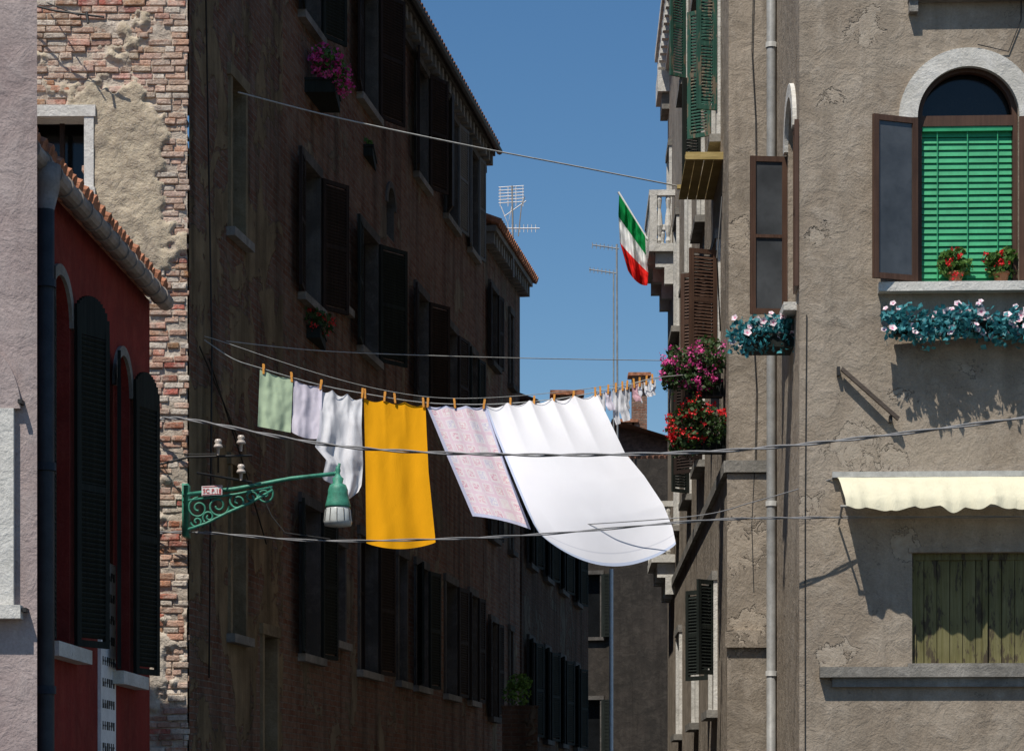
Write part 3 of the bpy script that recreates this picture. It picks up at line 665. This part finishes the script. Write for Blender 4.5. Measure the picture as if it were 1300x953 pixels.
mb.make('window_trim',rh); mb=MB(); D=RW.D();N=RW.N()
def arched_leaf(mb,p,dv,wd,z0,z1,m):
    leaf_shutter(mb,p,dv,wd,z0,z1-.28,m); d=Vector((dv[0],dv[1],0)).normalized(); n=Vector((d.y,-d.x,0)); pp=Vector((p[0],p[1],z1-.28)); K=14
    f=lambda x:.28*math.sqrt(max(0,1-((x-wd*.45)/(wd*.56))**2))
    for i in range(K):
        x0=wd*i/K;x1=wd*(i+1)/K; h=max(.01,f((x0+x1)/2)); mb.box(pp+d*x0-n*.015,d*(x1-x0),n*.03,(0,0,h),m)
for i,(a,b,c,d,_) in enumerate(rops):
    p=RW.at(b+.02,0,.05); an=math.radians(27 if i==0 else 20); arched_leaf(mb,(p.x,p.y),D*math.cos(an)+N*math.sin(an),.42,c+.02,d-.05,M_shD)
    p=RW.at(a-.02,0,.05); an=math.radians(168); arched_leaf(mb,(p.x,p.y),D*math.cos(an)+N*math.sin(an),.40,c+.02,d-.05,M_shD)
mb.make('shutters',rh); mb=MB()
zg=4.95+E; gp=[RW.at(u_,zg,.16) for u_ in (0.2,RW.L+.0)]
nseg=15
for i in range(nseg):
    a=gp[0].lerp(gp[1],i/nseg); b=gp[0].lerp(gp[1],(i+1)/nseg); mb.tube([a,b],.080,M_gut,14); mb.tube([a,a.lerp(b,.12)],.091,M_gut,14)
mb.make('gutter',rh,False); mb=MB(); u=.1
while u<RW.L+.05:
    mb.tube([RW.at(u+random.uniform(-.01,.01),zg+.12+random.uniform(-.01,.01),.18+random.uniform(-.02,.02)),RW.at(u,zg+.34,-.45)],.070,M_tile,7); u+=.17
mb.make('roof_tiles',rh); mb=MB()
pp=RW.at(RW.uY(18.05),0,.19); mb.tube([(pp.x,pp.y,0),(pp.x,pp.y,3),(pp.x,pp.y,zg-.35)],.07,M_pipeD,12); mb.tube([(pp.x,pp.y,zg-.36),(pp.x,pp.y,zg-.2),(pp.x,pp.y,zg-.02)],[.07,.11,.12],M_gut,12)
for z in (2.5,4.2,5.6): mb.tube([(pp.x,pp.y,z),(pp.x,pp.y,z+.06)],.083,M_pipeD,12)
mb.make('downpipe',rh,True)
sg=root('wall_sign'); mb=MB(); s0,s1=RW.u(124),RW.u(143); wbox(mb,RW,s0,s1,.6,H(712,20.9),.0,.03,M_white); mb.make('board',sg); mb=MB()
rs=random.Random(5); z=H(735,20.9)
while z>.8:
    u=s0+.06
    while u<s1-.06:
        wbox(mb,RW,u,u+.03,z,z+.075,.03,.033,M_iron); wbox(mb,RW,u,u+.05,z+rs.choice([0,.03]),z+rs.choice([.045,.075]),.033,.035,M_iron); u+=.085
    z-=.19
mb.make('lettering',sg)
# ================================================================= NEAR PALE HOUSE
NP=Wall((-8,17.15),(-3.477,17.3)); ph=root('pale_stucco_house'); mb=MB()
nu=NP.u(-2)
nops=[(nu-.9,nu,H(768,17.25),H(440,17.25),True)]
wall_mesh(mb,NP,0,NP.L,0,9.2,nops,M_pale,M_stone,M_glass); mb.face([NP.at(NP.L,0),(-3.54,17.42,0),(-3.54,17.42,9.2),NP.at(NP.L,9.2)],M_pale)
mb.face([NP.at(0,9.2),NP.at(NP.L,9.2),(-3.54,17.42,9.2),(-8,17.42,9.2)],M_tile); mb.face([(-3.54,17.42,0),(-8,17.42,0),(-8,17.42,9.2),(-3.54,17.42,9.2)],M_pale)
mb.make('walls',ph); mb=MB()
a,b,c,d,_=nops[0]; arch_band(mb,NP,(a+b)/2,d-.45,.453,.62,-.02,.05,M_pale); wbox(mb,NP,b+.003,b+.12,c,d-.45,-.02,.06,M_stone); wbox(mb,NP,a-.15,a-.003,c,d-.45,-.02,.06,M_stone); wbox(mb,NP,a-.2,b+.18,c-.1,c-.002,-.02,.12,M_stone)
mb.box(NP.at(b+.16,d-.42,0),(.03,0,0),(0,-.1,0),(0,0,.03),M_iron); mb.box(NP.at(b+.19,c-.05,0),(.03,0,0),(0,-.1,0),(0,0,.03),M_iron)
mb.make('window_surround',ph)
# ================================================================= CABLES
def cable(name,pts,r,m,twist=False,n=48):
    P=[]; K=len(pts)
    for i in range(K-1):
        p0=pts[max(i-1,0)];p1=pts[i];p2=pts[i+1];p3=pts[min(i+2,K-1)]
        for j in range(n//(K-1)):
            t=j/(n//(K-1)); P.append(.5*((2*p1)+(p2-p0)*t+(2*p0-5*p1+4*p2-p3)*t*t+(3*p1-p0-3*p2+p3)*t*t*t))
    P.append(pts[-1]); mb=MB()
    if twist:
        for ph_ in (0,math.pi):
            mb.tube([p+Vector((0,math.cos(i*.42+ph_),math.sin(i*.42+ph_)))*r*1.15 for i,p in enumerate(P)],r,m,6)
    else: mb.tube(P,r,m,6)
    return mb.make(name,None,True)
LD=LA.N()
cable('overhead_cable',[LA.at(LA.u(300),H(122,27),.02),pix(430,150,27.6),pix(600,186,28.6),pix(730,211,29.6),pix(905,245,31.2)],.009,M_cableL)
cable('overhead_cable',[LA.at(LA.u(285),H(438,26.6),.02),pix(420,446,28),pix(640,454,30),pix(870,458,36)],.006,M_cableL)
cable('overhead_cable',[pix(196,536,24.9),pix(235,532,24.7),pix(430,566,24),pix(650,577,23.3),pix(900,573,22.6),pix(1120,553,22),pix(1420,514,21.2)],.0095,M_cable,True,180)
cable('overhead_cable',[pix(196,676,24.93),pix(260,676,24.8),pix(400,686,24.7),pix(560,684,24.6),pix(700,677,24.6),pix(900,660,24.6),pix(1022,657,24.7),pix(1160,656,24.8),pix(1420,655,24.5)],.0075,M_cable,True,150)
cable('overhead_cable',[pix(700,668,26),pix(880,655,25.8),pix(960,636,25.3),pix(1062,606,24.95)],.006,M_cable)
cable('overhead_cable',[pix(194,562,24.93),pix(225,575,24.7),pix(275,576,24.6)],.006,M_iron)
mb=MB()
for x0,y0,x1,y1 in ((258,0,262,860),(250,440,300,560),(262,455,335,690)):
    a=LA.at(LA.u(x0),H(y0,LA.at(LA.u(x0),0).y),.03); b=LA.at(LA.u(x1),H(y1,LA.at(LA.u(x1),0).y),.03); m_=(a+b)/2+LD*.05-Vector((0,0,.1)); mb.tube([a,m_,b],.01,M_iron,6)
mb.make('wall_cables',brick,True)
# ================================================================= LAUNDRY
def YX(x): return 25.7+(x-330)/510*2.1
LP=[(263,440),(295,455),(330,467),(400,487),(465,500),(540,511),(620,513),(700,507),(760,497),(800,488),(836,479)]
def liney(x):
    for (a,b),(c,d) in zip(LP,LP[1:]):
        if a<=x<=c: return b+(d-b)*(x-a)/(c-a)
    return 500
linepts=[LA.at(LA.u(256),H(438,25.75),.03)]+[pix(x,y,YX(x)) for x,y in LP[1:]]+[CW.at(CW.uY(29.4),H(473,29.4),.05)]
cable('clothesline',linepts,.006,M_cableL,n=110)
cable('clothesline',[linepts[0]+Vector((0,0,.04)),pix(560,505,26.9),CW.at(CW.uY(30.0),H(471,30.0),.05)],.004,M_cableL)
pegs=MB()
def peg(x):
    p=pix(x,liney(x),YX(x)); l=random.uniform(-.014,.014)
    pegs.box(p+Vector((-.013,-.022,-.055)),(.022,0,0),(0,.012,0),(l,0,.11),M_peg); pegs.box(p+Vector((-.011,.006,-.055)),(.022,0,0),(0,.012,0),(l,0.01,.11),M_peg)
def cloth(name,rows,mat_,npeg=2,tilt=.5,bulge=0,rip=.04,freq=3,ph=0,nx=48,nz_=60,sag=6,belly=0,Y0=None,wr=.02,hemw=0,bp=3,skew=0,wf=3.5,pull=.9):
    mb=MB(); V=[];UV=[]
    for j in range(nz_+1):
        v=j/nz_
        for (a,b) in zip(rows,rows[1:]):
            if a[0]<=v<=b[0]+1e-9:
                t=(v-a[0])/(b[0]-a[0]); q=[a[k]+(b[k]-a[k])*t for k in range(1,5)]; break
        for i in range(nx+1):
            u=i/nx; x=q[0]+(q[2]-q[0])*u; y=q[1]+(q[3]-q[1])*u
            y+=sag*abs(math.sin(math.pi*npeg*u))*max(0,1-v*2.5)
            y+=bulge*math.sin(math.pi*u)**.8*v**bp + hemw*math.sin(u*9+ph)*v**3
            us=u+skew*v
            fold=math.sin(2*math.pi*freq*us+ph+v*.8)*(.35+.65*v)+.35*math.sin(2*math.pi*freq*2.3*us+ph*2-v*1.5)*(.6+.4*v)
            topf=pull*abs(math.sin(math.pi*npeg*u))*max(0,1-v*1.8)**1.5
            xt=rows[0][1]+(rows[0][3]-rows[0][1])*u
            Y=(Y0 if Y0 else YX(xt))-tilt*v-belly*math.sin(math.pi*v)*math.sin(math.pi*u)+rip*fold+rip*topf+wr*noise.fractal(Vector((us*wf+ph,v*wf*.8,ph)),1.0,2,3)
            V.append(tuple(pix(x,y,Y))); UV.append((u,1-v))
    mb.v=V; mb.uv=UV; k=mb.mi(mat_)
    for j in range(nz_):
        for i in range(nx): 
            a=j*(nx+1)+i; mb.f.append((a,a+1,a+nx+2,a+nx+1)); mb.m.append(k); mb.col.append(None)
    return mb.make(name,None,True)
cloth('green_towel',[(0,330,468,372,480),(1,327,541,369,549)],M_cgreen,1,.2,0,.018,1.3,.4,24,40,3)
for x in (335,371): peg(x)
cloth('lavender_shirt',[(0,373,482,409,490),(.6,371,525,408,533),(1,370,548,407,556)],M_clav,1,.2,4,.02,1.5,1,24,30,3)
cloth('white_shirt',[(0,403,490,460,504),(.3,406,522,459,540),(.45,405,545,460,566),(.62,400,566,461,590),(.72,414,582,460,604),(.85,411,596,459,618),(1,409,602,455,628)],M_cwhite,3,.4,12,.05,1.6,2,36,50,6,wr=.05,hemw=4,skew=.2)
for x in (407,460): peg(x)
cloth('yellow_towel',[(0,462,505,540,513),(.5,464,598,544,598),(1,465,689,553,688)],M_cyel,3,.5,8,.028,1.3,.8,50,80,4,wr=.02,bp=6,wf=2)
for x in (464,488,502,538): peg(x)
cloth('pink_patterned_blanket',[(0,541,514,617,515),(.5,568,580,643,593),(1,600,655,674,672)],M_pink,3,.6,-3,.03,1.2,.2,50,70,3,wr=.02,wf=2)
for x in (543,578,614): peg(x)
cloth('bed_sheet',[(0,616,514,757,499),(.2,628,548,774,534),(.4,641,580,793,574),(.6,654,612,818,604),(.8,668,645,842,640),(.92,677,664,854,670),(1,683,674,858,690)],M_sheet,5,1.35,36,.055,.8,.6,90,110,5,.22,wr=.05,bp=4,skew=-.5,wf=2.2,pull=1.1)
for x in (648,678,703,728,756): peg(x)
small=[M_cwhite,M_clav,M_cwhite,M_cwhite,clothm('grey_knit',(.5,.5,.52)),clothm('rose_knit',(.72,.45,.5)),M_cwhite,M_cwhite,M_cwhite]
xs=[757,768,777,786,793,802,809,817,825]; ln=[42,26,46,44,30,22,26,20,20]
for i,x in enumerate(xs):
    w=[11,8,10,9,6,7,6,7,7][i]; y=liney(x)
    cloth('baby_sock' if i in (1,4,6,8) else 'baby_vest',[(0,x,y+1,x+w,y),(.55,x+1,y+ln[i]*.6,x+w+1,y+ln[i]*.55),(.7,x+1,y+ln[i]*.72,x+w+(4 if i%2 else -1),y+ln[i]*.7),(1,x+5,y+ln[i],x+w+(5 if i%2 else 1),y+ln[i]*.96)],small[i],1,.05,0,.01,1,i,10,16,1); peg(x+w/2)
pegs.make('clothes_pegs')
fl=root('italian_flag'); o=cloth('cloth',[(0,786,247,819,300),(.25,785,272,820,322),(.6,787,308,823,346),(1,797,343,822,362)],M_flag,0,.1,6,.20,1.5,.5,40,40,0,Y0=43,wr=.10); o.parent=fl
mb=MB(); mb.tube([pix(785,244,43.1),pix(821,303,43.1),CW.at(CW.uY(43.3),H(330,43.2),.1)],.022,M_white,8); mb.make('pole',fl)
# ================================================================= STREET LAMP
sl=root('street_lamp'); YP=24.75; mb=MB()
def S(x,y,Y=YP): return pix(x,y,Y)
mb.tube([S(232,628),S(300,620),S(370,607),S(425,601)],.021,M_green,8)
mb.tube([S(236,616),S(236,674)],.026,M_green,8)
mb.tube([S(232,636),S(300,627),S(346,618)],.013,M_green,8)
mb.box(S(231,680),(.06,0,0),(0,.22,0),(0,0,.55),M_green)
mb.tube([S(238,672),S(262,664),S(290,650),S(318,638),S(346,622)],.016,M_green,8)
def spiral(cx,cy,r0,turns,st_,dirn=1,r=.012):
    pts=[]
    for i in range(int(20*turns)+1):
        t=i/(20*turns); a=st_+dirn*2*math.pi*turns*t; rr=r0*(1-.8*t); pts.append(S(cx+rr*math.cos(a),cy-rr*math.sin(a)))
    mb.tube(pts,r,M_green,6)
spiral(252,645,14,1.5,1.6); spiral(277,642,14,1.5,0,-1); spiral(302,636,11,1.4,2.2); spiral(336,628,12,1.4,1.2,-1); spiral(250,662,8,1.2,3); spiral(319,631,8,1.2,0,1); spiral(265,656,8,1.3,4,-1)
mb.tube([S(425,601),S(430,594),S(431,588)],.015,M_green,8)
lc=S(429,601)
mb.lathe(lc,[(0.005,.09),(.02,.07),(.03,.03),(.02,0),(.035,-.03),(.06,-.05),(.05,-.10),(.085,-.12),(.105,-.17),(.105,-.21),(.125,-.30),(.135,-.34),(.13,-.355),(.10,-.35)],M_green,20)
mb.make('bracket_and_hood',sl,True); mb=MB()
mb.lathe(lc,[(.115,-.345),(.135,-.38),(.15,-.50),(.14,-.545),(.05,-.56),(.0,-.56)],M_lampg,20); mb.make('glass',sl,True)
mb=MB()
for i in range(12):
    a=i*math.pi/6; q=lc+Vector((math.cos(a)*.137,math.sin(a)*.137,0)); q2=lc+Vector((math.cos(a)*.153,math.sin(a)*.153,0)); mb.tube([q+Vector((0,0,-.37)),q2+Vector((0,0,-.5))],.004,M_iron,5)
mb.tube([S(330,622),S(345,655),S(362,676),S(420,684)],.006,M_iron,6); mb.tube([S(428,655),S(427,684)],.004,M_iron,6)
mb.make('cage_and_wires',sl)
ps=root('enamel_sign'); mb=MB(); p=S(256,629,YP-.04); q=S(282,617,YP-.04); mb.box(p,(q.x-p.x,0,.01),(0,.012,0),(0,0,.10),M_white); mb.make('plate',ps)
mb=MB(); mb.box(p+Vector((.008,-.003,.008)),(q.x-p.x-.016,0,.01),(0,.002,0),(0,0,.005),M_redp); mb.box(p+Vector((.008,-.003,.088)),(q.x-p.x-.016,0,.01),(0,.002,0),(0,0,.005),M_redp); mb.make('border',ps)
tc=bpy.data.curves.new('lettering','FONT'); tc.body='SC P.18'; tc.size=.062; tc.extrude=.001; to=bpy.data.objects.new('lettering',tc); to.location=p+Vector((.012,-.004,.03)); to.rotation_euler=(math.pi/2,0,0); tc.materials.append(M_redp); bpy.context.scene.collection.objects.link(to); to.parent=ps
mbI=MB()
for x,y in ((277,568),(306,563),(306,600)):
    mbI.lathe(S(x,y,24.6),[(.012,.09),(.03,.085),(.04,.06),(.028,.045),(.045,.02),(.05,0),(.02,-.005),(.012,-.08)],M_porc,12)
mbI.tube([S(200,590,24.98),S(240,580,24.7),S(320,578,24.6)],.012,M_iron,8); mbI.tube([S(250,600,24.7),S(320,612,24.6)],.012,M_iron,8); mbI.tube([S(277,578,24.6),S(277,600,24.6)],.01,M_iron,8)
mbI.make('insulator_bracket',None,True)
# ================================================================= PLANTS
def trough(p,w,d,h,m):
    def f(rt):
        mb=MB(); a=Vector(p); mb.box(a,(w,0,0),(0,d,0),(0,0,h),m); mb.box(a+Vector((-.015,-.015,h-.03)),(w+.03,0,0),(0,d+.03,0),(0,0,.032),m); mb.make('trough',rt)
    return f
def potf(c,r,h,m):
    def f(rt):
        mb=MB(); mb.lathe(c,[(0,0),(r*.7,0),(r*.95,h*.8),(r*1.1,h*.8),(r*1.1,h),(r*.9,h)],m,14); mb.make('pot',rt,False)
    return f
z=H(410,24.7); x0=pix(1135,0,24.7).x; L_=1.75
bx=[((x0+L_*t,24.66+random.uniform(-.05,.03),z+random.uniform(-.05,.06)),(.15,.15,.17)) for t in [i/11 for i in range(12)]]
plant('flower_box',bx,1900,78,L_teal,[P_pale],.036,.046,trough((x0,24.68,z-.12),L_,.17,.14,M_shD),discs=True,droop=.12)
z=H(430,25.9); x0=pix(938,0,25.9).x
bx=[((x0+.62*t,25.7,z+.02+.10*t),(.15,.17,.17)) for t in [i/5 for i in range(6)]]
plant('flower_box',bx,1100,38,L_teal,[P_pale],.036,.043,trough((x0+.05,25.62,z-.14),.6,.5,.14,M_shD),droop=.16,discs=True)
for x in (1213,1271):
    c=pix(x,361,24.95); c.z=zbm+.002
    plant('potted_geranium',[((c.x,c.y-.04,c.z+.17),(.19,.11,.12)),((c.x+.04,c.y-.02,c.z+.27),(.13,.09,.10)),((c.x-.08,c.y-.02,c.z+.24),(.10,.09,.10))],600,10,L_green,[P_red],.032,.04,potf(c,.085,.12,M_pot),.015,16,seed=x)
def iron(c,w,h):
    def f(rt):
        mb=MB(); c_=Vector(c)
        for i in range(7): mb.tube([c_+Vector((-w/2+w*i/6,0,-h/2)),c_+Vector((-w/2+w*i/6,0,h/2))],.008,M_iron,5)
        for zz in (-h/2,h/2): mb.tube([c_+Vector((-w/2,0,zz)),c_+Vector((w/2,0,zz))],.012,M_iron,5); mb.tube([c_+Vector((-w/2,.4,zz)),c_+Vector((-w/2,0,zz))],.012,M_iron,5)
        mb.box(c_+Vector((-w/2+.04,.05,-h/2+.02)),(w-.08,0,0),(0,.25,0),(0,0,.2),M_shD); mb.make('iron_holder',rt)
    return f
c=pix(884,460,28.6)
plant('pink_geranium_basket',[((c.x-.16,28.55,c.z+.0),(.27,.2,.20)),((c.x+.16,28.5,c.z+.12),(.26,.2,.20)),((c.x+.02,28.5,c.z-.16),(.24,.15,.18)),((c.x-.32,28.5,c.z-.12),(.10,.12,.14))],1700,100,L_dark,[P_pink,P_mag,P_pink],.034,.05,iron((c.x+.12,28.55,c.z-.24),.5,.35),.017,15,.16)
c=pix(886,540,28.6)
plant('red_geranium_basket',[((c.x-.14,28.55,c.z-.0),(.26,.2,.2)),((c.x+.18,28.5,c.z+.04),(.22,.2,.2)),((c.x-.08,28.5,c.z+.2),(.18,.15,.14)),((c.x-.2,28.5,c.z-.16),(.16,.12,.12))],1500,80,L_dark,[P_red],.034,.05,iron((c.x+.14,28.55,c.z-.16),.48,.35),.017,15,.16)
Yp=30.2; c=pix(420,90,Yp)
plant('pink_geranium_window_box',[((c.x-.03,Yp,c.z+.08),(.20,.3,.20)),((c.x+.08,Yp+.1,c.z-.06),(.16,.3,.2)),((c.x-.12,Yp,c.z+.2),(.14,.2,.12))],800,95,L_green,[P_pink,P_pink,P_mag],.035,.055,trough((c.x-.40,Yp-.1,c.z-.30),.46,.9,.18,M_shD),.022,15)
c=pix(462,190,34); plant('window_box_plant',[((c.x,34,c.z),(.17,.4,.12))],420,2,L_green,[P_red],.035,.04,trough((c.x-.2,33.6,c.z-.2),.35,.9,.16,M_shD))
c=pix(400,412,30.6); plant('red_geranium_window_box',[((c.x-.1,30.5,c.z),(.36,.5,.17))],700,40,L_dark,[P_red],.035,.045,trough((c.x-.25,30.2,c.z-.25),.35,.9,.16,M_shD))
c=pix(660,858,40); plant('shrub',[((c.x,40,c.z-.1),(.2,.2,.14)),((c.x-.05,40,c.z-.3),(.24,.24,.2))],600,0,leafm('bright_leaves',(.12,.24,.04)),[P_red],.035,.04,trough((c.x-.3,39.8,0),.6,.5,c.z-.5,M_brickD))
# ================================================================= ANTENNAS
mb=MB(); b=pix(652,300,46); t=pix(650,236,46)
mb.tube([b-Vector((0,0,.8)),t],.018,M_zinc,6)
for i in range(6):
    y=238+i*4; mb.tube([pix(633,y,46),pix(665,y-2,46)],.010,M_white,5)
for x in (635,645,655,664): mb.tube([pix(x,237,46),pix(x,262,46)],.008,M_white,5)
mb.tube([pix(640,275,46),pix(668,255,46)],.010,M_white,5); mb.tube([pix(640,290,46),pix(685,290,46)],.012,M_white,5)
for i in range(8): mb.tube([pix(645+i*5,285,46),pix(645+i*5,295,46)],.007,M_white,5)
mb.tube([pix(636,262,46),pix(645,285,46),pix(650,262,46)],.010,M_white,5); mb.tube([pix(658,300,46),pix(662,262,46),pix(666,250,46)],.012,M_zinc,5)
mb.make('television_antenna')
mb=MB(); mb.tube([pix(784,560,70),pix(783,310,70)],.028,M_zinc,6); mb.tube([pix(779,560,70),pix(779,345,70)],.022,M_zinc,6)
mb.tube([pix(752,311,70),pix(786,316,70)],.02,M_zinc,5); mb.tube([pix(748,342,70),pix(782,347,70)],.02,M_zinc,5)
for i in range(7): mb.tube([pix(752+i*5,308+i*.6,70),pix(752+i*5,315+i*.6,70)],.012,M_zinc,5); mb.tube([pix(749+i*5,339+i*.6,70),pix(749+i*5,346+i*.6,70)],.012,M_zinc,5)
mb.make('television_antenna')
mb=MB(); mb.tube([pix(776,722,60),pix(776,1015,60)],.05,M_white,8); mb.make('white_pole')
# ================================================================= LIGHT, WORLD, CAMERA
sc=bpy.context.scene
sd=Vector((-.6,-1.0,2.1)).normalized(); el=math.asin(sd.z); az=math.atan2(sd.x,sd.y)
w=bpy.data.worlds.new('World'); sc.world=w; w.use_nodes=True; nt=w.node_tree
sky=nt.nodes.new('ShaderNodeTexSky'); sky.sky_type='NISHITA'; sky.sun_disc=False; sky.sun_elevation=el; sky.sun_rotation=az; sky.air_density=1.1; sky.dust_density=.1; sky.ozone_density=3.5
hs=nt.nodes.new('ShaderNodeHueSaturation'); hs.inputs['Saturation'].default_value=1.22; nt.links.new(sky.outputs[0],hs.inputs['Color'])
nt.links.new(hs.outputs[0],nt.nodes['Background'].inputs[0]); nt.nodes['Background'].inputs[1].default_value=.090
sl_=bpy.data.lights.new('sun','SUN'); sl_.energy=5.0; sl_.angle=math.radians(.5); sl_.color=(1,.94,.85)
so=bpy.data.objects.new('sun',sl_); sc.collection.objects.link(so); so.rotation_euler=sd.to_track_quat('Z','Y').to_euler()
cam=bpy.data.cameras.new('camera'); co=bpy.data.objects.new('camera',cam); sc.collection.objects.link(co); co.location=(0,0,EYE); co.rotation_euler=(math.pi/2,0,0)
cam.sensor_width=36; cam.lens=36*F/1300; cam.shift_y=(HY-476.5)/1300; cam.clip_end=2000; cam.clip_start=.1
sc.camera=co
sc.view_settings.view_transform='Standard'; sc.view_settings.look='None'; sc.view_settings.exposure=0
